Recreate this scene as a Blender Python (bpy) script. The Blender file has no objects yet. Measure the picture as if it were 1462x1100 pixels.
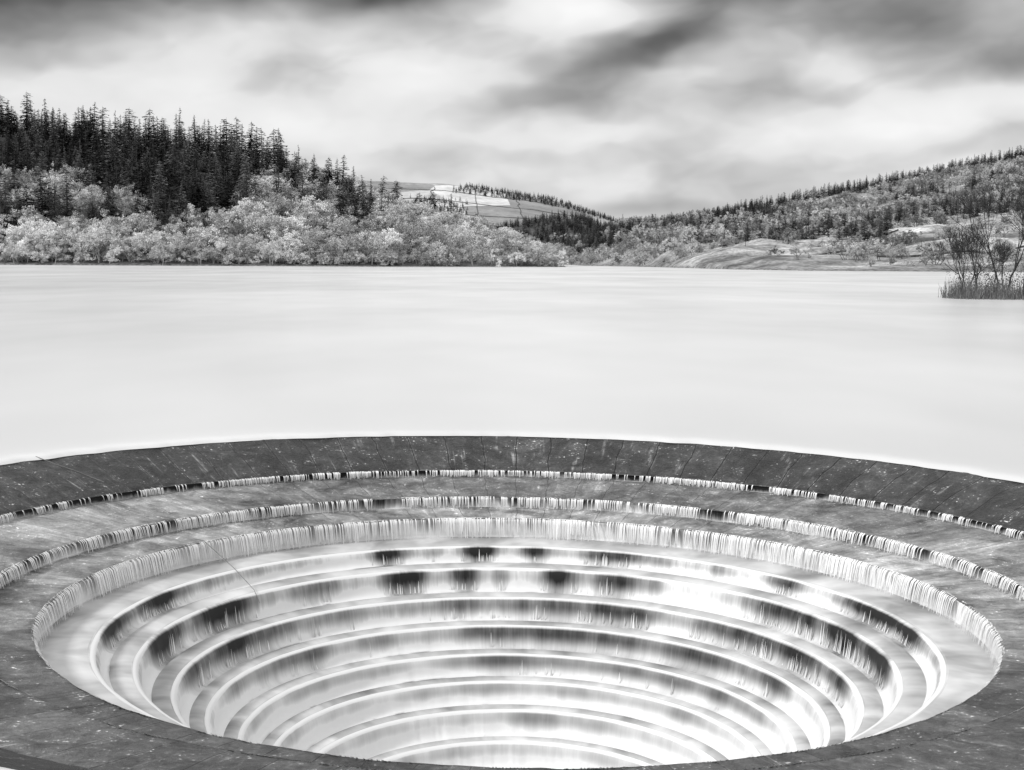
import bpy, math
import numpy as np
from mathutils import Vector, Matrix, Euler
rng=np.random.default_rng(7)
scene=bpy.context.scene
scene.view_settings.view_transform='Standard'
scene.view_settings.look='None'
scene.view_settings.exposure=0

# ---------------------------------------------------------------- helpers
def hash2(ix,iy,seed):
    h=(ix.astype(np.int64)*374761393+iy.astype(np.int64)*668265263+seed*1442695041)&0xffffffff
    h=((h^(h>>13))*1274126177)&0xffffffff
    h=h^(h>>16)
    return (h&0xffffff)/float(0xffffff)
def vnoise(x,y,seed=0):
    x=np.asarray(x,float);y=np.asarray(y,float)
    x,y=np.broadcast_arrays(x,y)
    ix=np.floor(x);iy=np.floor(y);fx=x-ix;fy=y-iy
    fx=fx*fx*(3-2*fx);fy=fy*fy*(3-2*fy)
    a=hash2(ix,iy,seed);b=hash2(ix+1,iy,seed);c=hash2(ix,iy+1,seed);d=hash2(ix+1,iy+1,seed)
    return (a*(1-fx)+b*fx)*(1-fy)+(c*(1-fx)+d*fx)*fy
def fbm(x,y,seed=0,o=4):
    s=0;a=.5;n=0
    for k in range(o):
        s=s+a*vnoise(np.asarray(x)*2**k,np.asarray(y)*2**k,seed+k*17);n+=a;a*=.5
    return s/n
def mesh_obj(name,verts,faces,mats=None,smooth=False,link=True,matidx=None):
    me=bpy.data.meshes.new(name)
    verts=np.asarray(verts,dtype=np.float32)
    if not isinstance(faces,list): faces=[faces]
    me.vertices.add(len(verts)); me.vertices.foreach_set('co',verts.ravel())
    loops=np.concatenate([f.ravel() for f in faces]).astype(np.int32)
    tot=np.concatenate([np.full(len(f),f.shape[1]) for f in faces]).astype(np.int32)
    start=np.concatenate([[0],np.cumsum(tot)[:-1]]).astype(np.int32)
    me.loops.add(len(loops)); me.loops.foreach_set('vertex_index',loops)
    me.polygons.add(len(tot)); me.polygons.foreach_set('loop_start',start); me.polygons.foreach_set('loop_total',tot)
    for m in (mats or []): me.materials.append(m)
    if matidx is not None: me.polygons.foreach_set('material_index',np.asarray(matidx,dtype=np.int32))
    me.update(calc_edges=True)
    me.polygons.foreach_set('use_smooth',np.full(len(tot),smooth))
    o=bpy.data.objects.new(name,me)
    if link: scene.collection.objects.link(o)
    return o
def add_attr(o,name,typ,data):
    a=o.data.attributes.new(name,typ,'POINT')
    a.data.foreach_set('vector' if typ=='FLOAT_VECTOR' else 'value',np.asarray(data).ravel())
def grid_faces(nu,nv,wrap=False):
    i=np.arange(nu if wrap else nu-1)[:,None];j=np.arange(nv-1)[None,:]
    i2=(i+1)%nu
    return np.stack([i*nv+j,i2*nv+j,i2*nv+j+1,i*nv+j+1],-1).reshape(-1,4)

class NT:
    def __init__(s,tree): s.t=tree;s.n=tree.nodes;s.l=tree.links;s.n.clear()
    def new(s,typ,**kw):
        n=s.n.new(typ)
        for k,v in kw.items(): setattr(n,k,v)
        return n
    def put(s,sock,v):
        if hasattr(v,'is_output') : s.l.new(v,sock)
        else: sock.default_value=v
    def math(s,op,a,b=0.,c=0.,clamp=False):
        n=s.new('ShaderNodeMath',operation=op,use_clamp=clamp)
        s.put(n.inputs[0],a);s.put(n.inputs[1],b);s.put(n.inputs[2],c);return n.outputs[0]
    def vmath(s,op,a,b=(0,0,0)):
        n=s.new('ShaderNodeVectorMath',operation=op);s.put(n.inputs[0],a);s.put(n.inputs[1],b)
        return n.outputs['Vector']
    def noise(s,vec,scale,detail=3,rough=.55,dist=0):
        n=s.new('ShaderNodeTexNoise');s.put(n.inputs['Vector'],vec)
        n.inputs['Scale'].default_value=scale;n.inputs['Detail'].default_value=detail
        n.inputs['Roughness'].default_value=rough;n.inputs['Distortion'].default_value=dist
        return n.outputs['Fac']
    def mr(s,v,a,b,c,d,smooth=False):
        n=s.new('ShaderNodeMapRange');n.clamp=True
        if smooth:n.interpolation_type='SMOOTHSTEP'
        s.put(n.inputs[0],v)
        for i,x in enumerate((a,b,c,d)): s.put(n.inputs[i+1],x)
        return n.outputs[0]
    def attr(s,name,out='Fac'):
        n=s.new('ShaderNodeAttribute',attribute_name=name);return n.outputs[out]
    def mix(s,f,a,b):
        n=s.new('ShaderNodeMix',data_type='FLOAT');s.put(n.inputs[0],f);s.put(n.inputs[2],a);s.put(n.inputs[3],b);return n.outputs[0]
    def grey(s,v):
        n=s.new('ShaderNodeCombineColor')
        for i in range(3): s.put(n.inputs[i],v)
        return n.outputs[0]
    def xyz(s,v):
        n=s.new('ShaderNodeSeparateXYZ');s.put(n.inputs[0],v);return n.outputs
    def cxyz(s,a,b,c):
        n=s.new('ShaderNodeCombineXYZ');s.put(n.inputs[0],a);s.put(n.inputs[1],b);s.put(n.inputs[2],c);return n.outputs[0]
def mat(name):
    m=bpy.data.materials.new(name);m.use_nodes=True;return m,NT(m.node_tree)
def finish(t,val,rough=.8,spec=.3,bump=None,bs=.3,bd=.05):
    if spec==0:
        b=t.new('ShaderNodeBsdfDiffuse');t.put(b.inputs['Color'],t.grey(val))
    else:
        b=t.new('ShaderNodeBsdfPrincipled')
        t.put(b.inputs['Base Color'],t.grey(val));t.put(b.inputs['Roughness'],rough)
        b.inputs['Specular IOR Level'].default_value=spec
    if bump is not None:
        n=t.new('ShaderNodeBump');n.inputs['Strength'].default_value=bs;n.inputs['Distance'].default_value=bd
        t.put(n.inputs['Height'],bump);t.l.new(n.outputs[0],b.inputs['Normal'])
    o=t.new('ShaderNodeOutputMaterial');t.l.new(b.outputs[0],o.inputs[0])

# ---------------------------------------------------------------- camera
F=2000/1462
cam=bpy.data.cameras.new('camera');co=bpy.data.objects.new('camera',cam);scene.collection.objects.link(co)
cam.sensor_width=36;cam.lens=36*F;cam.clip_end=20000;cam.clip_start=.1
co.matrix_world=Matrix.Translation((0,0,4.5))@Matrix.Rotation(math.radians(90-5.085),4,'X')@Matrix.Rotation(math.radians(.3),4,'Z')
scene.camera=co

# ---------------------------------------------------------------- sun + sky
to_sun=Vector((-.66,-.34,.62)).normalized()
el=math.asin(to_sun.z);az=math.atan2(to_sun.x,to_sun.y)
sd=bpy.data.lights.new('sun','SUN');sd.energy=2.2;sd.angle=math.radians(10)
so=bpy.data.objects.new('sun',sd);scene.collection.objects.link(so)
so.rotation_euler=to_sun.to_track_quat('Z','Y').to_euler();so.location=(-50,-40,80)
w=bpy.data.worlds.new('World');scene.world=w;w.use_nodes=True
t=NT(w.node_tree)
sky=t.new('ShaderNodeTexSky',sky_type='NISHITA');sky.sun_disc=False;sky.sun_elevation=el;sky.sun_rotation=az
bw=t.new('ShaderNodeRGBToBW');t.l.new(sky.outputs[0],bw.inputs[0])
bg1=t.new('ShaderNodeBackground');t.l.new(t.grey(bw.outputs[0]),bg1.inputs[0]);bg1.inputs[1].default_value=.1
tc=t.new('ShaderNodeTexCoord').outputs['Generated']
X,Y,Z=t.xyz(tc)
A=t.math('MULTIPLY',t.math('ARCTAN2',X,Y),2000)
E=t.math('MULTIPLY',t.math('ARCSINE',Z),2000)
warpv=t.cxyz(t.math('MULTIPLY',A,.007),t.math('MULTIPLY',E,.014),0.)
n1=t.math('SUBTRACT',t.noise(warpv,1.0,2),.5)
n2=t.math('SUBTRACT',t.noise(t.vmath('ADD',warpv,(9,4,2)),1.0,2),.5)
A=t.math('ADD',A,t.math('MULTIPLY',n1,100));E=t.math('ADD',E,t.math('MULTIPLY',n2,46))
clouds=[(-740,345,230,62,4,-.52),(-520,378,220,36,-4,-.34),(-330,388,240,30,-3,-.36),(-150,372,110,28,6,-.34),
(130,284,95,28,12,-.38),(230,306,80,30,22,-.34),(40,228,140,22,4,-.18),(540,322,150,42,-4,-.38),(690,262,150,28,6,-.22),(620,372,200,30,0,-.14),
(340,376,170,26,4,-.34),(200,72,260,14,0,-.10),(300,225,90,50,40,-.14),(-640,262,150,18,0,-.06),(-80,150,200,16,2,-.06),
(85,352,125,52,-24,.30),(-130,248,120,40,10,.18),(-450,190,260,60,0,.16),(-250,180,200,40,-8,.10),(540,192,340,34,8,.24),(430,266,80,24,-14,.14),(150,180,170,20,8,.12),(-380,290,150,34,6,.12),(640,120,180,24,6,.12)]
V=0.82
for (a0,e0,sa,se,rot,amp) in clouds:
    c,s_=math.cos(math.radians(rot)),math.sin(math.radians(rot))
    da=t.math('SUBTRACT',A,a0);de=t.math('SUBTRACT',E,e0)
    u=t.math('MULTIPLY',t.math('ADD',t.math('MULTIPLY',da,c),t.math('MULTIPLY',de,s_)),1/sa)
    v=t.math('MULTIPLY',t.math('SUBTRACT',t.math('MULTIPLY',de,c),t.math('MULTIPLY',da,s_)),1/se)
    q=t.math('ADD',t.math('MULTIPLY',u,u),t.math('MULTIPLY',v,v))
    g=t.math('EXPONENT',t.math('MULTIPLY',q,-1.))
    V=t.math('MULTIPLY_ADD',g,amp,V)
Er=t.math('SUBTRACT',E,t.math('MULTIPLY',A,.06))
sv=t.cxyz(t.math('MULTIPLY',A,.0065),t.math('MULTIPLY',Er,.013),1.7)
V=t.math('MULTIPLY_ADD',t.math('SUBTRACT',t.noise(sv,1.0,3,.5,.0),.5),.46,V)
V=t.math('MAXIMUM',V,.27)
V=t.math('SUBTRACT',V,t.math('MULTIPLY',t.math('MAXIMUM',t.math('SUBTRACT',V,.90),0.),.6))
L=t.math('POWER',V,2.2)
hi=t.mr(Z,.24,.42,0,1,True)
L=t.mix(hi,L,.86)
bg2=t.new('ShaderNodeBackground');t.l.new(t.grey(L),bg2.inputs[0]);bg2.inputs[1].default_value=1.
mx=t.new('ShaderNodeMixShader');mx.inputs[0].default_value=.96
t.l.new(bg1.outputs[0],mx.inputs[1]);t.l.new(bg2.outputs[0],mx.inputs[2])
o=t.new('ShaderNodeOutputWorld');t.l.new(mx.outputs[0],o.inputs[0])

# ---------------------------------------------------------------- materials
def m_water():
    m,t=mat('silky_lake_water')
    P=t.new('ShaderNodeTexCoord').outputs['Object']
    x,y,z=t.xyz(P)
    a=t.noise(t.cxyz(t.math('MULTIPLY',x,.05),t.math('MULTIPLY',y,.022),0.),1.,3)
    b=t.noise(t.cxyz(t.math('MULTIPLY',x,.004),t.math('MULTIPLY',y,.012),4.),1.,3)
    v=t.math('ADD',t.mr(a,.3,.7,-.16,.03),t.mr(b,.3,.7,.77,.91))
    finish(t,v,.26,.55);return m
def m_stone():
    m,t=mat('wet_gritstone')
    P=t.new('ShaderNodeTexCoord').outputs['Object']
    x,y,z=t.xyz(P)
    av=t.attr('av','Vector');ring=t.attr('ring')
    ang=t.math('ARCTAN2',x,y)
    st=t.noise(t.vmath('MULTIPLY',av,(1.3,1.3,3)),1.4,5,.6,.5)
    fs=t.noise(t.vmath('MULTIPLY',av,(6,6,3)),1.4,3,.6,.3)
    mo=t.noise(P,.6,6,.7,1.0)
    m2=t.noise(t.vmath('ADD',P,(7,3,1)),2.2,6,.75,.8)
    gr=t.noise(P,16,4,.75)
    lim=t.noise(P,16,2,.5)
    base=t.mr(ring,0,1,.040,.115)
    v=t.math('MULTIPLY',base,t.mr(mo,.34,.66,.35,2.1))
    v=t.math('MULTIPLY',v,t.mr(m2,.34,.66,.45,1.7))
    v=t.math('MULTIPLY',v,t.mr(gr,.25,.75,.5,1.5))
    v=t.math('MULTIPLY',v,t.mr(st,.3,.7,.75,1.25))
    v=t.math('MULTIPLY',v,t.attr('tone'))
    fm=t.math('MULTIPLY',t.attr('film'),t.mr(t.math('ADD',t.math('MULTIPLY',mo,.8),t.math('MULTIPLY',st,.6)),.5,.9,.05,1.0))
    v=t.math('ADD',v,t.math('MULTIPLY',fm,t.mr(fs,.3,.7,.7,1.1)))
    tr=t.math('MULTIPLY',t.mr(fs,.58,.68,0,.45),t.mr(st,.50,.64,0,1))
    v=t.math('ADD',v,t.math('MULTIPLY',tr,t.mr(m2,.4,.6,.1,1)))
    v=t.math('ADD',v,t.math('MULTIPLY',t.mr(lim,.62,.69,0,.8),t.mr(m2,.52,.62,0,1)))
    fa=t.math('MULTIPLY',t.math('ADD',ang,t.math('MULTIPLY',t.math('SUBTRACT',t.noise(P,.9,3,.5),.5),.022)),84/(2*math.pi))
    fr=t.math('FRACT',fa)
    wn=t.new('ShaderNodeTexWhiteNoise',noise_dimensions='2D')
    t.put(wn.inputs['Vector'],t.cxyz(t.math('FLOOR',fa),ring,0.))
    v=t.math('MULTIPLY',v,t.mr(wn.outputs['Value'],0,1,.78,1.22))
    j=t.math('SUBTRACT',.5,t.math('ABSOLUTE',t.math('SUBTRACT',fr,.5)))
    jm=t.mr(j,.0,.024,1,0)
    jn=t.math('MULTIPLY',t.mr(m2,.36,.54,.35,1),t.mr(ring,.5,1.,1.,.5))
    je=t.math('MULTIPLY',t.mr(j,.02,.05,1,0),t.mr(m2,.48,.58,0,.14))
    v=t.math('ADD',v,je)
    jm=t.math('MULTIPLY',jm,jn)
    v=t.mix(jm,v,.008)
    finish(t,v,t.mr(mo,.3,.7,.28,.6),.26,t.math('SUBTRACT',t.math('ADD',t.math('MULTIPLY',gr,.7),m2),jm),.9,.06);return m
def m_fall():
    m,t=mat('falling_water_film')
    av=t.attr('av','Vector');v_=t.attr('v');patch=t.attr('patch');ring=t.attr('ring')
    calm=t.math('ADD',t.mr(ring,4.5,8.,1.,.25),t.mr(ring,18,19,0,2.2))
    s1=t.noise(t.vmath('MULTIPLY',av,(1.,1.,1)),1.5,3,.6,.2)
    s2=t.noise(t.vmath('MULTIPLY',av,(7,7,1)),1.6,3,.6)
    s3=t.noise(t.vmath('MULTIPLY',av,(.35,.35,1)),1.5,2,.5)
    w=t.math('SUBTRACT',.94,t.math('MULTIPLY',patch,.95))
    w=t.math('ADD',w,t.math('MULTIPLY',t.mr(s2,.3,.7,-.09,.09),calm))
    w=t.math('ADD',w,t.math('MULTIPLY',t.mr(s1,.3,.7,-.20,.14),t.math('MINIMUM',calm,1.)))
    w=t.math('ADD',w,t.mr(s3,.3,.7,-.22,.10))
    lip=t.mr(v_,.0,.14,1,0,True);foot=t.mr(v_,.30,1.,0,.62,True)
    w=t.math('ADD',w,t.math('ADD',t.math('MULTIPLY',lip,.9),foot),clamp=True)
    w=t.math('POWER',w,1.4)
    c=t.mix(w,.018,.82)
    finish(t,c,.5,.2);return m
def m_foam():
    m,t=mat('white_foam')
    av=t.attr('av','Vector')
    P=t.new('ShaderNodeTexCoord').outputs['Object']
    a=t.noise(P,.8,3,.5,.5);b=t.noise(t.vmath('MULTIPLY',av,(.8,.8,1)),1.,3)
    v=t.math('ADD',t.mr(a,.32,.68,.46,.84),t.mr(b,.3,.7,-.20,.04))
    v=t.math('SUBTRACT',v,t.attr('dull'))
    finish(t,v,.5,.3);return m
def m_strand():
    m,t=mat('water_strand')
    s=t.attr('shade');finish(t,s,.45,.3);return m
def m_plain(name,val,var=.3,scale=2,rough=.85):
    m,t=mat(name);P=t.new('ShaderNodeTexCoord').outputs['Object']
    n=t.noise(P,scale,4);finish(t,t.mr(n,.3,.7,val*(1-var),val*(1+var)),rough,.0);return m
def m_leaf(name,lo,hi,rscale=.4,pw=1.4):
    m,t=mat(name)
    P=t.new('ShaderNodeTexCoord').outputs['Object']
    r=t.new('ShaderNodeObjectInfo').outputs['Random']
    n=t.noise(P,rscale,2)
    k=t.math('ADD',t.math('MULTIPLY',r,.6),t.mr(n,.3,.7,0,.4))
    k=t.math('POWER',k,pw)
    v=t.mr(k,0,1,lo,hi)
    finish(t,v,.8,0);return m
MW,MS,MF,MFO,MST=m_water(),m_stone(),m_fall(),m_foam(),m_strand()
M_CON=m_leaf('conifer_needles',.016,.36,.3,2.5);M_DEC=m_leaf('pale_spring_leaves',.10,1.15,.35,1.1);M_DECR=m_leaf('dull_spring_leaves',.07,.95,.4,1.4)
M_BARK=m_plain('bark',.12,.4,3);M_BARKL=m_plain('pale_bark',.35,.3,3);M_TWIG=m_plain('dark_twigs',.05,.5,1);M_REED=m_plain('dry_reed',.18,.6,2)
M_WALL=m_plain('dry_stone',.12,.4,.5);M_STEEL=m_plain('dull_steel',.22,.3,4)

# ---------------------------------------------------------------- bellmouth spillway
CX,CY=.12,24.
TILT=math.tan(math.radians(.8))
R0,R1,R2,R3=12.80,11.0,9.08,8.0
prof=[]
def P_(r,z,ring,v,m,dull=0.,film=0.): prof.append((r,z,ring,v,m,dull,film))
def riser(r,z0,z1,ring):
    for s in (0,.12,.3,.5,.7,.88,1): P_(r+(.0 if s==0 else .04),z0+(z1-z0)*s,ring,.16+.7*s,1)
n=14
for i in range(n+1):
    s=i/n; P_(R0+.03-(R0+.03-R1)*s, -.11-.66*s+.03*math.sin(s*math.pi),0,s,0,0,0)
riser(R1-.01,-.79,-.925,20)
n=12
for i in range(n+1):
    s=i/n; P_(R1-(R1-R2)*s,-.935-.20*s,1,s,0,0,1)
riser(R2-.01,-1.15,-1.375,21)
n=8
for i in range(n+1):
    s=i/n; P_(R2-(R2-R3)*s,-1.385-.06*s,2,s,0,0,1)
riser(R3-.01,-1.465,-1.87,22)
n=6
for i in range(n+1):
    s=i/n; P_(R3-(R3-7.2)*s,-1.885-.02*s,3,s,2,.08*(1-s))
lips=[(7.13,-1.92),(6.47,-2.27),(5.87,-2.78),(5.33,-3.26),(4.8,-3.73),(4.3,-4.16),(3.8,-4.6),(3.35,-5.1),(2.98,-5.6),(2.65,-6.1),(2.4,-6.6)]
for k in range(len(lips)-1):
    r,z=lips[k];r2,z2=lips[k+1];h=z-z2-.03;ring=4+k
    for (dr,f_,v) in [(.03,.0,0),(-.0,.012,.0),(-.03,.04,.04),(-.055,.09,.09),(-.075,.16,.16),(-.09,.25,.25),(-.10,.35,.35),(-.108,.46,.46),(-.115,.57,.57),(-.125,.68,.68),(-.14,.79,.79),(-.165,.88,.88),(-.2,.95,.95),(-.25,.985,1.)]:
        P_(r+dr,z-f_*h,ring,v,1)
    a=r-.26;b=r2+.05
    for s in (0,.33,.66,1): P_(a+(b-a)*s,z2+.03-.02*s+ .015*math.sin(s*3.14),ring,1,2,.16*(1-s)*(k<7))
r,z=lips[-1]
for dz in (0,-.1,-.5,-1.5,-3,-6): P_(r-.05-.1*(dz<0),z+dz,14,.3,1)
prof=np.array(prof);NP=len(prof);NA=1800
ang=np.linspace(0,2*np.pi,NA,endpoint=False)
ca,sa=np.sin(ang)[:,None],np.cos(ang)[:,None]
R=prof[:,0][None,:]+0*ca;Zp=prof[:,1][None,:]+0*ca
ringA=prof[:,2][None,:]+0*ca;vA=prof[:,3][None,:]+0*ca
isf=(prof[:,4]==1)[None,:]
wob=(fbm(ca*12+50+ringA*3.1,sa*12+50,3,3)-.5)*.06+(fbm(ca*50+50,sa*50+50+ringA*5,5,2)-.5)*.008
R=R+np.where(isf&(ringA>3.5)&(ringA<15),wob*(.3+vA),0)
R=R+np.where((ringA<3)|(ringA>19),(vnoise(ca*20+90,sa*20+90+np.where(ringA>19,ringA-19,ringA),8)-.5)*.03,0)
Zp=Zp+np.where(prof[:,4][None,:]==0,(vnoise(ca*34+90,sa*34+90+ringA,9)-.5)*.02,0)
deg=np.degrees((ang+np.pi)%(2*np.pi)-np.pi)
pat={4:[(-23,3.5,.9),(-16,2.4,.3),(-7,3,.85),(4,2.6,.7),(17,5,.8),(28,2.4,.3),(52,4,.7),(74,9,.95),(86,6,.8),(-58,6,.45),(-74,9,.8),(-90,9,.85),(38,2,.4)],
5:[(-22,4.5,.95),(-10,3,.7),(9,4,.85),(19,5.5,.95),(28,2.5,.4),(58,9,.95),(74,6,.85),(88,8,.9),(-40,4,.4),(-66,11,.9),(-84,8,.9),(-3,2,.5)],
6:[(-12,13,.55),(6,9,.65),(22,11,.78),(48,11,.9),(68,9,.9),(84,6,.7),(-42,8,.4),(-64,12,.8),(-84,8,.65)],
7:[(-6,18,.55),(20,17,.70),(44,12,.78),(66,10,.7),(-56,12,.5),(-76,8,.4),(-34,6,.3)],
8:[(8,24,.45),(38,14,.52),(60,12,.48),(-50,16,.3)],
9:[(14,28,.30),(50,14,.3)],10:[(16,26,.18)],11:[(20,30,.12)],12:[],13:[]}
patch=np.zeros((NA,NP))
for ri,lst in pat.items():
    pv=np.zeros(NA)
    for c,wd,am in lst:
        q=am*np.exp(-(np.abs(deg-c)/wd)**2.6);pv=pv+q-pv*q
    pv=pv+(fbm(np.sin(ang)*(7 if ri<6 else 4)+ri*7,np.cos(ang)*(7 if ri<6 else 4)+30,21,3)-.42)*(.7 if ri<7 else .4)
    patch[:,prof[:,2]==ri]=pv[:,None]
for ri,b,am in ((20,.95,1.2),(21,.50,1.6),(22,.10,1.3)):
    pv=b+(fbm(np.sin(ang)*14+ri*7,np.cos(ang)*14+30,23,3)-.5)*am
    patch[:,prof[:,2]==ri]=pv[:,None]
patch=np.clip(patch,-.1,1.1)
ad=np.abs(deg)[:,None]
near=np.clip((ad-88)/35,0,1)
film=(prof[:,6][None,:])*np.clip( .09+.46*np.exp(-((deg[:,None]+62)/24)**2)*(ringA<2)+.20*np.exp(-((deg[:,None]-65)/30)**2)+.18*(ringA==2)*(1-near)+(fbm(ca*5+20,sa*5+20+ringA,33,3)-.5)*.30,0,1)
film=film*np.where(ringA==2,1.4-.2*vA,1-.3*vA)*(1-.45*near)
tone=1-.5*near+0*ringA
Xw=R*ca;Yw=R*sa
verts=np.stack([Xw,Yw,Zp-Xw*TILT],-1).reshape(-1,3)
f=grid_faces(NA,NP,True)
mi=np.tile(prof[:-1,4],NA)
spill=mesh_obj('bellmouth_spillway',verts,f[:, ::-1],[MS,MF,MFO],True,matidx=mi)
spill.location=(CX,CY,0)
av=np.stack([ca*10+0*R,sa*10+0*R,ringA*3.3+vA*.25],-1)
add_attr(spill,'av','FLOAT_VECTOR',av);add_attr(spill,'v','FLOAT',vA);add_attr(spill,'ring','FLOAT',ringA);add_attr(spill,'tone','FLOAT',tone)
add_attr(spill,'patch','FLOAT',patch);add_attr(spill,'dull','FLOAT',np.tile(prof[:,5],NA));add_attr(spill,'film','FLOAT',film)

SV=[];SF=[];SS=[];nv=0
def strip(a,w,rs,zs,shade,ws=None):
    global nv
    rs=np.array(rs);zs=np.array(zs);m=len(rs)
    if ws is None: ws=np.ones(m)
    ws=np.asarray(ws)
    out=[]
    for sgn in (-1,1):
        aa=a+sgn*w*ws/(2*rs)
        x=rs*np.sin(aa);y=rs*np.cos(aa);out.append(np.stack([x,y,zs-x*TILT],-1))
    SV.append(np.stack(out,1).reshape(-1,3))
    i=np.arange(m-1)*2+nv
    SF.append(np.stack([i,i+1,i+3,i+2],-1));SS.append(np.full(2*m,shade) if np.isscalar(shade) else np.repeat(shade,2));nv+=2*m
def curtain(r0,z0,L,throw,cov,amp,wmin,wmax,seed,shlo,shhi,fq):
    a=0.
    while a<2*np.pi:
        w=rng.uniform(wmin,wmax)
        da=w/r0*.8
        x,y=np.sin(a)*fq,np.cos(a)*fq
        nz=float(fbm(x+40,y+40,seed,3))-.5
        c=cov+nz*amp
        if rng.random()<c:
            full=rng.uniform(.6,1.05)
            s=np.linspace(0,1,6);
            rr=r0+.03-(.045+throw*s)*(s>0)-rng.uniform(0,.03)
            zz=z0+.004-.02*(s>0)-L*full*s**1.5
            sh=rng.uniform(shlo,shhi)*(.88+.5*max(-.4,min(.4,nz)))
            strip(a,w*rng.uniform(.5,1.05),rr,zz,np.array([.92,.92,sh,sh,sh,sh*.95]),[1,1,.9,.8,.65,.4])
        a+=da
curtain(R1,-.775,.155,.05,.55,2.6,.012,.045,61,.6,1.,26)
curtain(R2,-1.13,.245,.07,.70,2.2,.012,.045,62,.7,1.,22)
curtain(R3,-1.44,.46,.10,.72,1.4,.012,.04,63,.78,1.,18)
for k in range(0,6):
    r,z=lips[k];z2=lips[k+1][1];h=z-z2;ri=4+k
    prow=patch[:,np.where(prof[:,2]==ri)[0][3]]
    for _ in range(1600 if k<3 else 300):
        i=rng.integers(NA)
        if prow[i]<.35: continue
        if rng.random()>float(fbm(np.sin(ang[i])*30+9,np.cos(ang[i])*30+9,71+k,2))*2.2-.8+.25*(deg[i]>50): continue
        hh=h*rng.uniform(.15,.75)*(.4+float(vnoise(ang[i]*25,k,5)));w=rng.uniform(.01,.03)
        s=np.linspace(0,1,4);sh=rng.uniform(.5,.95)
        strip(ang[i]+rng.normal()*.002,w,r-.21+.05*s,z2+.02+hh*s,sh,[1.8,1.1,.6,.1])
st=mesh_obj('waterfall_curtain',np.concatenate(SV),np.concatenate(SF),[MST],True)
st.location=(CX,CY,0);add_attr(st,'shade','FLOAT',np.concatenate(SS))

# lake water sheet
rr=np.concatenate([R0+np.array([-.09,-.03,.03,.13,.28,.53,1.0]),np.linspace(14.4,40,30),np.geomspace(45,7000,60)])
zz=np.concatenate([[-.13,-.085,-.055,-.035,-.02,-.01,.0],np.zeros(90)])
na=720;aa=np.linspace(0,2*np.pi,na,endpoint=False)[:,None]
edge=(fbm(np.sin(aa)*25+5,np.cos(aa)*25+5,91,3)-.5)*.20
rA=rr[None,:]+np.where(rr[None,:]<R0+.2,edge,0)
x=rA*np.sin(aa);y=rA*np.cos(aa);z=zz[None,:]-x*TILT*np.exp(-((np.maximum(rr,R0)-R0)/22)**2)[None,:]
lake=mesh_obj('lake_water',np.stack([x,y,z],-1).reshape(-1,3),grid_faces(na,len(rr),True)[:, ::-1],[MW],True)
lake.location=(CX,CY,0)

def tubes(segs,n=5):
    s=np.asarray(segs,float);m=len(s)
    d=s[:,3:6]-s[:,0:3];d/=np.linalg.norm(d,axis=1)[:,None]+1e-9
    ref=np.where(np.abs(d[:,2:3])>.9,np.array([[1.,0,0]]),np.array([[0,0,1.]]))
    u=np.cross(d,ref);u/=np.linalg.norm(u,axis=1)[:,None]+1e-9;v=np.cross(d,u)
    th=np.linspace(0,2*np.pi,n,endpoint=False)
    ring=u[:,None,:]*np.cos(th)[None,:,None]+v[:,None,:]*np.sin(th)[None,:,None]
    a=s[:,None,0:3]+ring*s[:,None,6:7];b=s[:,None,3:6]+ring*s[:,None,7:8]
    V=np.concatenate([a,b],1).reshape(-1,3)
    i=np.arange(n);fi=np.stack([i,(i+1)%n,(i+1)%n+n,i+n],-1)
    Fc=(fi[None]+(np.arange(m)*2*n)[:,None,None]).reshape(-1,4)
    return V,Fc
def cable(name,pts,r):
    s=[list(pts[i])+list(pts[i+1])+[r,r] for i in range(len(pts)-1)]
    V,Fc=tubes(s,6);o=mesh_obj(name,V,Fc,[M_STEEL],True);o.location=(CX,CY,0);return o
def pol(a,r,z):
    a=math.radians(a);return (r*math.sin(a),r*math.cos(a),z-r*math.sin(a)*TILT)
cable('steel_cable',[pol(-55,8.2,-1.39),pol(-54.6,7.95,-1.41),pol(-54.3,7.6,-1.62),pol(-54.2,7.15,-1.86),pol(-54.3,6.85,-2.03),pol(-54.6,6.5,-2.22),pol(-55,6.3,-2.45)],.007)
cable('steel_cable',[pol(-57,12.8,-.06),pol(-56,12.4,-.22),pol(-54.8,12.0,-.37),pol(-53.5,11.4,-.58)],.008)

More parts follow.
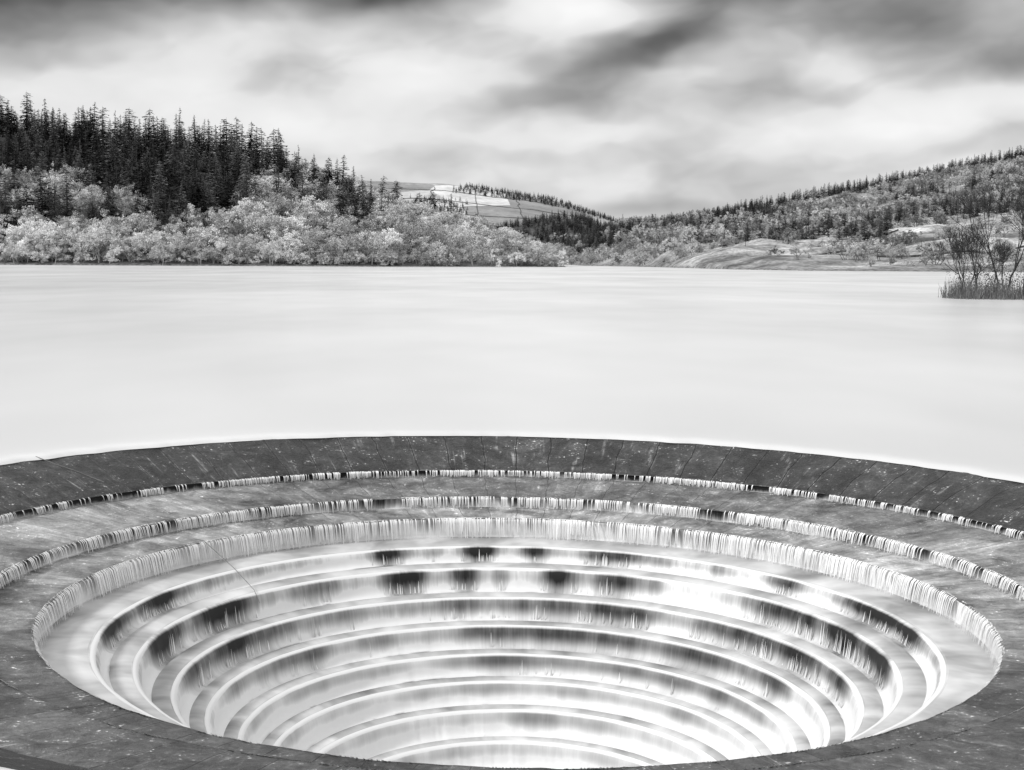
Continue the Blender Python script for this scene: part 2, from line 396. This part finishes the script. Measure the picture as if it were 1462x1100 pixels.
# ---------------------------------------------------------------- terrain
def smooth(t): t=np.clip(t,0,1);return t*t*(3-2*t)
def left_ts(X,Y):
    Ys=np.interp(X,[-1200,-500,-420,-300,-100,35,60],[870,880,905,890,900,1000,1060])+10*(vnoise(X/40,0*X,4)-.5)
    return (Y-Ys)/350,Ys
def right_ts(X,Y):
    Ys=np.interp(X,[60,64,100,126,150,300,400,700],[1500,1285,1150,800,720,690,640,560])+14*(vnoise(X/30,0*X+3,4)-.5)
    return (Y-Ys)/(1900-Ys),Ys
def ht(X,Y):
    X=np.asarray(X,float);Y=np.asarray(Y,float)
    t,_=left_ts(X,Y)
    H=np.interp(X,[-1400,-457,-332,-269,-207,-144,-82,-19,18,43,60],[170,113,98,91,79,56,35,20,7,-2,-6])
    zl=np.where(t>0,H*np.interp(t,[0,.1,.45,1,2,4,8],[0,.07,.45,1,.8,.2,0])+np.minimum(t*20,1.)*(H>0),-3)
    t,_=right_ts(X,Y)
    H=np.interp(X,[60,90,141,189,255,312,350,427,493,560,635,694,825,1500],[0,25,45,50,59,67,74,90,105,119,134,146,166,230])
    zr=np.where((t>0)&(X>60),H*np.interp(t,[0,.04,.15,.35,.6,1,1.5,3],[0,.04,.18,.42,.64,1,.95,.5])+np.minimum(t*40,1.),-3)
    hum=(fbm(X/60,Y/60,12,3)-.5)*16*smooth((t-.04)*6)*(t<1)
    zr=zr+np.where((X>60)&(t>0),hum,0)
    Hf=np.interp(X,[-2500,-579,-369,-229,-159,-54,51,121,173,226,278,383,1500,3000],[250,209,200,195,192,178,163,147,130,112,89,55,60,60])
    zf=np.where(Y>2300,10+(Hf-10)*np.interp(Y,[2300,3500,4200,6500],[0,1,.95,.8]),-3)
    Hd=np.interp(X,[-400,-200,-93,-12,68,114,148,194,309,600],[20,30,38,58,72,72,58,48,36,30])
    zd=np.where(Y>1550,Hd*np.interp(Y,[1550,1600,2300,2600,3000],[0.,.03,1,.9,.3]),-3)
    z=np.maximum(np.maximum(zl,zr),np.maximum(zf,zd))
    z=z+np.where(z>4,(fbm(X/90,Y/90,2,3)-.5)*6,0)
    return z
nb=700;ys=np.concatenate([np.linspace(520,1400,260),np.geomspace(1410,6500,170)])
bb=np.linspace(-.62,.62,nb)[:,None]
XX=bb*ys[None,:];YY=ys[None,:]+0*bb;ZZ=ht(XX,YY)
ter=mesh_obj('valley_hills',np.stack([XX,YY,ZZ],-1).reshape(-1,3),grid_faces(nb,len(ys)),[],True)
tl,_=left_ts(XX,YY);tr,_=right_ts(XX,YY)
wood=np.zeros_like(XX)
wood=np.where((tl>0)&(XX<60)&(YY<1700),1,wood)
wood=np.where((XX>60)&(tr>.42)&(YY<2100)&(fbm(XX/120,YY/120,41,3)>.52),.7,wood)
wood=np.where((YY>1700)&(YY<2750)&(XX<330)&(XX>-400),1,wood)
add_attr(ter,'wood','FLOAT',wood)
m,t=mat('moor_and_pasture')
P=t.new('ShaderNodeTexCoord').outputs['Object'];x,y,z=t.xyz(P)
a=t.noise(P,.012,5,.6);b=t.noise(P,.08,5,.7);c=t.noise(P,.35,3,.7)
vo=t.new('ShaderNodeTexVoronoi');vo.inputs['Scale'].default_value=.0055
t.put(vo.inputs['Vector'],t.cxyz(x,t.math('MULTIPLY',y,.55),0.))
fb=t.new('ShaderNodeRGBToBW');t.l.new(vo.outputs['Color'],fb.inputs[0])
farf=t.mr(y,2200,2700,0,1)  # far field tones, kept paler to put distance haze into the colour
near_=t.math('MULTIPLY',t.mr(a,.35,.65,.12,.6),t.math('MULTIPLY',t.mr(b,.3,.7,.4,1.45),t.mr(c,.3,.7,.5,1.4)))
fld=t.math('MULTIPLY',t.mr(fb.outputs[0],.2,.8,.34,.75),t.math('MULTIPLY',t.mr(b,.3,.7,.75,1.2),t.mr(a,.35,.65,.75,1.1)))
v=t.mix(farf,near_,fld)
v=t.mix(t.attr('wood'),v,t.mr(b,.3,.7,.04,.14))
v=t.mix(t.mr(z,.2,2.2,1,0),v,t.mr(c,.3,.7,.04,.35))
finish(t,v,.9,0)
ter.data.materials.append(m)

nbk=60;aa=np.linspace(0,2*np.pi,nbk,endpoint=False)[:,None];q=np.linspace(0,1,14)[None,:]
rad=26+5*(vnoise(np.sin(aa)*3+9,np.cos(aa)*3+9,3)-.5)
bx=86+rad*q*np.sin(aa)*1.05;by=186+rad*.55*q*np.cos(aa);bz=.9*(1-q**2.2)-.25+.35*(fbm(bx/3,by/3,8,3)-.5)
bank=mesh_obj('grassy_bank',np.stack([bx,by,bz],-1).reshape(-1,3),grid_faces(nbk,14,True)[:, ::-1],[m_plain('bank_grass',.14,.6,.8)],True)

# ---------------------------------------------------------------- tree prototypes
def rand_unit(n):
    v=rng.normal(size=(n,3));return v/np.linalg.norm(v,axis=1)[:,None]
def quads(c,size,flat=0.):
    n=len(c);u=rand_unit(n);w=rand_unit(n)
    v=np.cross(u,w);v/=np.linalg.norm(v,axis=1)[:,None]+1e-9
    s=(size*rng.uniform(.5,1.2,n))[:,None]
    V=np.stack([c-u*s,c-v*s*.55,c+u*s,c+v*s*.55],1).reshape(-1,3)
    return V,(np.arange(n)[:,None]*4+np.arange(4)[None])
def grow(p,d,L,r,depth,segs,ends,spread=.55,nkid=3,up=.12,shrink=.72,maxd=None):
    k=2
    for i in range(k):
        d=d+rng.normal(size=3)*.10+np.array([0,0,up*.5]);d/=np.linalg.norm(d)
        p2=p+d*L/k;r2=r*.86
        segs.append([*p,*p2,r,r2]);p=p2;r=r2
        if depth<=2: ends.append(p)
    if depth==0: return
    for j in range(nkid):
        nd=d+rng.normal(size=3)*spread+np.array([0,0,up]);nd/=np.linalg.norm(nd)
        grow(p-d*L*rng.uniform(0,.35)*(j>0),nd,L*shrink*rng.uniform(.8,1.15),r*.68,depth-1,segs,ends,spread,nkid,up,shrink)
def combine(name,parts,mats):
    V=[];Fs=[];MI=[];o=0
    for k,(v,f) in enumerate(parts):
        V.append(v);Fs.append(f+o);MI.append(np.full(len(f),k));o+=len(v)
    return mesh_obj(name,np.concatenate(V),np.concatenate(Fs),mats,False,link=False,matidx=np.concatenate(MI))
def conifer(name,H,W,pw=.85,c0f=.1):
    segs=[[0,0,0,0,0,H*.5,.45,.28],[0,0,H*.5,0,0,H,.28,.03]]
    c0=H*c0f;z=c0
    V=[];
    while z<H*.985:
        f=(z-c0)/(H-c0);rad=W*(1-f)**pw*(.65+.7*rng.random())+.25
        nb_=int(5+6*(1-f))
        for b in range(nb_):
            a=rng.uniform(0,2*np.pi);L=rad*rng.uniform(.5,1.2)
            droop=-L*rng.uniform(.05,.35)
            dirv=np.array([math.cos(a),math.sin(a),0]);side=np.array([-math.sin(a),math.cos(a),0])
            m_=max(2,int(L/.85))
            for s in range(m_):
                q=(s+.6)/m_
                c=dirv*L*q+np.array([0,0,z+droop*q*q+rng.normal()*.12])
                wd=.55*(1-q*.55)*max(.5,L*.30);ln=L/m_*.8
                V+= [c-dirv*ln,c+side*wd+np.array([0,0,-.25+rng.normal()*.2]),c+dirv*ln+np.array([0,0,-.15]),c-side*wd+np.array([0,0,-.25+rng.normal()*.2])]
        z+=H*.034*rng.uniform(.7,1.3)
    V=np.array(V);Fq=np.arange(len(V)).reshape(-1,4)
    return combine(name,[tubes(segs,5),(V,Fq)],[M_BARK,M_CON])
def decid(name,H,leafmat,barkmat,nleaf=2600,size=.42,wide=1.,ncl=110):
    segs=[];ends=[]
    nst=rng.integers(1,4)
    for s in range(nst):
        d=np.array([rng.normal()*.25,rng.normal()*.25,1.]);d/=np.linalg.norm(d)
        grow(np.array([rng.normal()*.3,rng.normal()*.3,-.5]),d,H*.24,H*.018,4,segs,ends,.60*wide,3,.06,.74)
    ends=np.array(ends)
    sc=H/ends[:,2].max()
    segs=np.array(segs);segs[:,:6]*=sc;ends=ends*sc
    keep=vnoise(ends[:,0]*.35+20,ends[:,2]*.35+ends[:,1]*.3+20,int(rng.integers(999)))>.3
    ends=ends[keep]
    cc=ends[rng.integers(len(ends),size=ncl)]
    c=cc[rng.integers(len(cc),size=nleaf)]+rng.normal(size=(nleaf,3))*H*.032*np.array([1.1,1.1,.8])
    low=c[:,2]>H*.06
    return combine(name,[tubes(segs[segs[:,6]>.03],4),quads(c[low],size)],[barkmat,leafmat])
def collect(name,objs):
    c=bpy.data.collections.new(name)
    for o_ in objs:c.objects.link(o_)
    return c
C_CON=collect('conifer_kinds',[conifer('spruce_%s'%s,30,w_,p_,c_) for s,w_,p_,c_ in (('a',6.2,.85,.08),('b',7.4,.8,.1),('c',5.2,.9,.12),('d',6.8,.6,.2),('e',7.0,.5,.3))])
C_DEC=collect('pale_tree_kinds',[decid('birch_%s'%s,18,M_DEC,M_BARKL,2100,.44,w_) for s,w_ in (('a',1.),('b',1.2),('c',.9),('d',1.3),('e',1.1))])
C_DER=collect('dull_tree_kinds',[decid('oak_%s'%s,14,M_DECR,M_BARK,1300,.44,w_,70) for s,w_ in (('a',1.1),('b',1.3),('c',1.0))])

def scatter(name,coll,X,Y,S,sink=.5):
    Zg=ht(X,Y)-sink;ok=Zg>-.3
    X,Y,Zg,S=X[ok],Y[ok],Zg[ok],S[ok];n=len(X)
    me=bpy.data.meshes.new(name);me.vertices.add(n)
    me.vertices.foreach_set('co',np.stack([X,Y,Zg],-1).astype(np.float32).ravel())
    o=bpy.data.objects.new(name,me);scene.collection.objects.link(o)
    wv=rng.uniform(.85,1.25,n)
    add_attr(o,'scl','FLOAT_VECTOR',np.stack([S*wv,S*wv,S],-1))
    add_attr(o,'rot','FLOAT_VECTOR',np.stack([rng.normal(size=n)*.03,rng.normal(size=n)*.03,rng.uniform(0,6.28,n)],-1))
    a=me.attributes.new('idx','INT','POINT');a.data.foreach_set('value',rng.integers(0,len(coll.objects),n).astype(np.int32))
    g=bpy.data.node_groups.new(name+'_scatter','GeometryNodeTree')
    g.interface.new_socket('Geometry',in_out='INPUT',socket_type='NodeSocketGeometry')
    g.interface.new_socket('Geometry',in_out='OUTPUT',socket_type='NodeSocketGeometry')
    N=g.nodes;Lk=g.links
    gi=N.new('NodeGroupInput');go=N.new('NodeGroupOutput');ip=N.new('GeometryNodeInstanceOnPoints');ci=N.new('GeometryNodeCollectionInfo')
    ci.inputs['Collection'].default_value=coll;ci.inputs['Separate Children'].default_value=True;ci.inputs['Reset Children'].default_value=True
    ip.inputs['Pick Instance'].default_value=True
    def na_(nm,ty):
        q=N.new('GeometryNodeInputNamedAttribute');q.data_type=ty;q.inputs[0].default_value=nm
        return [s for s in q.outputs if s.enabled and s.name=='Attribute'][0]
    Lk.new(gi.outputs[0],ip.inputs['Points']);Lk.new(ci.outputs[0],ip.inputs['Instance'])
    Lk.new(na_('scl','FLOAT_VECTOR'),ip.inputs['Scale']);Lk.new(na_('rot','FLOAT_VECTOR'),ip.inputs['Rotation'])
    Lk.new(na_('idx','INT'),ip.inputs['Instance Index'])
    Lk.new(ip.outputs[0],go.inputs[0])
    md=o.modifiers.new('scatter','NODES');md.node_group=g
    print(name,n)
    return o
def jgrid(x0,x1,y0,y1,sp):
    gx,gy=np.meshgrid(np.arange(x0,x1,sp),np.arange(y0,y1,sp))
    gx=gx.ravel()+rng.uniform(-.7,.7,gx.size)*sp;gy=gy.ravel()+rng.uniform(-.7,.7,gy.size)*sp
    return gx,gy
def left_mix(X,Y):
    tt,_=left_ts(X,Y);nn=fbm(X/60,Y/60,51,3)
    thr=np.interp(X,[-450,-300,-220,-150],[.20,.30,.42,.52])+(nn-.5)*.6
    con=(tt>thr)&(X<-112-(nn-.5)*50)&(nn<.60)
    return tt,con
X,Y=jgrid(-540,60,860,1400,12.5);tt,con=left_mix(X,Y);k=(con|((tt>.10)&(rng.random(len(X))<.06)&(X<-40)))&(tt<1.2)
scl=rng.uniform(.5,1.3,k.sum())*(.75+.5*fbm(X[k]/30,Y[k]/30,88,2))
scatter('conifer_woodland',C_CON,X[k],Y[k],scl)
X,Y=jgrid(-540,60,860,1360,11.5);tt,con=left_mix(X,Y);k=(~con)&(tt>0)&(tt<1.1)
s=rng.uniform(.6,1.4,k.sum())*np.interp(X[k],[-150,0,55],[1,.85,.6])
sx=rng.uniform(-540,52,260);_,ysx=left_ts(sx,sx*0+900);sy=ysx+rng.uniform(5,16,260)
scatter('deciduous_woodland',C_DEC,np.concatenate([X[k],sx]),np.concatenate([Y[k],sy]),np.concatenate([s,rng.uniform(.3,.6,260)]))
def right(spc,fn,nm,coll,slo,shi):
    X,Y=jgrid(62,900,560,2060,spc);tt,_=right_ts(X,Y);nn=fbm(X/90,Y/90,77,3);n3=fbm(X/28,Y/28,78,2)
    k=(tt>0.004)&fn(X,Y,tt,nn,n3)&(X/Y<.46);scatter(nm,coll,X[k],Y[k],rng.uniform(slo,shi,k.sum()))
right(13,lambda X,Y,t,n,m:(t>.36)&(t<.95)&(n+.6*(m-.5)>.46),'oak_woodland',C_DER,.6,1.2)
right(11,lambda X,Y,t,n,m:(t>.02)&(t<.40)&(((X<210)&(Y>1000)&(m>.42))|(m>.64)),'hawthorn_scrub',C_DER,.25,.85)
right(10,lambda X,Y,t,n,m:((t>.95)&(t<1.05))|((t>.42)&(t<.95)&(n<.36)&(m>.45))|((t>.22)&(t<.55)&(X<300)&(X>150)&(m>.60)),'pine_plantation',C_CON,.28,.66)
X,Y=jgrid(-350,330,1850,2420,13);nn=fbm(X/80,Y/80,5,2);k=(nn>.30)
scatter('distant_conifer_wood',C_CON,X[k],Y[k],rng.uniform(.35,.6,k.sum()))
X,Y=jgrid(-330,300,3330,3520,13);k=(X>-150+(Y-3330)*.2);X1,Y1=X[k],Y[k]
X,Y=jgrid(-260,-100,2800,3150,13);k=fbm(X/60,Y/60,6,2)>.5
scatter('ridge_wood',C_CON,np.concatenate([X1,X[k]]),np.concatenate([Y1,Y[k]]),rng.uniform(.3,.5,len(X1)+k.sum()))

walls=[[(-380,2850),(-250,2900),(-100,2870),(60,2900),(200,2860)],[(-380,3120),(-200,3150),(0,3110),(190,3140)],[(-300,3350),(-100,3330),(100,3340)],
[(-300,2500),(-280,3450)],[(-180,2600),(-190,3400)],[(-60,2500),(-90,3350)],[(30,2500),(10,3350)],[(120,2500),(110,3250)],[(190,2500),(160,3100)],[(-330,2650),(-100,2690),(150,2650)],
[(170,905),(240,935),(330,950)],[(215,820),(300,850),(360,900)],[(230,860),(250,1000),(290,1080)]]
for wl in walls:
    pts=[]
    for (a,b) in zip(wl[:-1],wl[1:]):
        m_=max(2,int(math.dist(a,b)/12))
        for i in range(m_): pts.append((a[0]+(b[0]-a[0])*i/m_,a[1]+(b[1]-a[1])*i/m_))
    pts.append(wl[-1]);pts=np.array(pts,float)
    pts[:,0]+=(vnoise(pts[:,1]/60,pts[:,0]/60,3)-.5)*10;pts[:,1]+=(vnoise(pts[:,0]/60,pts[:,1]/60,4)-.5)*20
    far=pts[0,1]>2000;hw,hh=(.6,1.4) if far else (.35,1.1)
    d=np.gradient(pts,axis=0);d/=np.linalg.norm(d,axis=1)[:,None];nrm=np.stack([-d[:,1],d[:,0]],-1)
    zg=ht(pts[:,0],pts[:,1])
    V=[]
    for sx,sz in ((-1,-1),( -.6,1),(.6,1),(1,-1)):
        q=pts+nrm*hw*sx;V.append(np.stack([q[:,0],q[:,1],zg+(hh if sz>0 else -1.)+ (rng.normal(size=len(q))*.12 if sz>0 else 0)],-1))
    V=np.stack(V,1).reshape(-1,3)
    mesh_obj('dry_stone_wall',V,grid_faces(len(pts),4),[M_WALL],False)

def bare(x,y,H,seed):
    segs=[];ends=[]
    for s in range(2):
        d=np.array([rng.normal()*.15,rng.normal()*.15,1.]);d/=np.linalg.norm(d)
        grow(np.array([rng.normal()*.25,rng.normal()*.25,0.]),d,H*.27,H*.010,5,segs,ends,.42,3,.16,.74)
    segs=np.array(segs);sc=H/segs[:,5].max();segs[:,:6]*=sc
    segs[:,6:]=np.maximum(segs[:,6:],.014)
    V,Fc=tubes(segs,4)
    o=mesh_obj('bare_tree',V,Fc,[M_TWIG],False);o.location=(x,y,.0);return o
for (x,y,H) in [(57.5,178,8.5),(59.5,180,10),(61,176,8),(62.8,179,15),(64.6,177,12),(65.6,181,18),(60,186,11),(69,178,12),(72,182,14),(77,180,13)]:
    bare(x,y,H,0)
n=5200
X=rng.uniform(55,100,n);Y=176+rng.normal(size=n)*2.2-rng.uniform(0,1,n)*2+((X-78)/22)**2*2
hgt=rng.uniform(.6,2.4,n)*(.6+.8*vnoise(X*.8,Y*.3,6));lean=rng.normal(size=(n,2))*.25
p0=np.stack([X,Y,np.full(n,-.1)],-1);p1=p0+np.stack([lean[:,0],lean[:,1],hgt],-1)
V,Fc=tubes(np.concatenate([p0,p1,np.full((n,1),.035),np.full((n,1),.012)],1),3)
mesh_obj('reed_bed',V,Fc,[M_REED],False)
c=np.stack([rng.uniform(57,98,12000),rng.normal(size=12000)*2.+181,np.abs(rng.normal(size=12000))*2.6+.2],-1)
c=c[vnoise(c[:,0]*.35,c[:,2]*.5,9)>.42]
V,Fc=quads(c,.13);mesh_obj('bramble_thicket',V,Fc,[m_plain('bramble',.16,.7,1)],False)
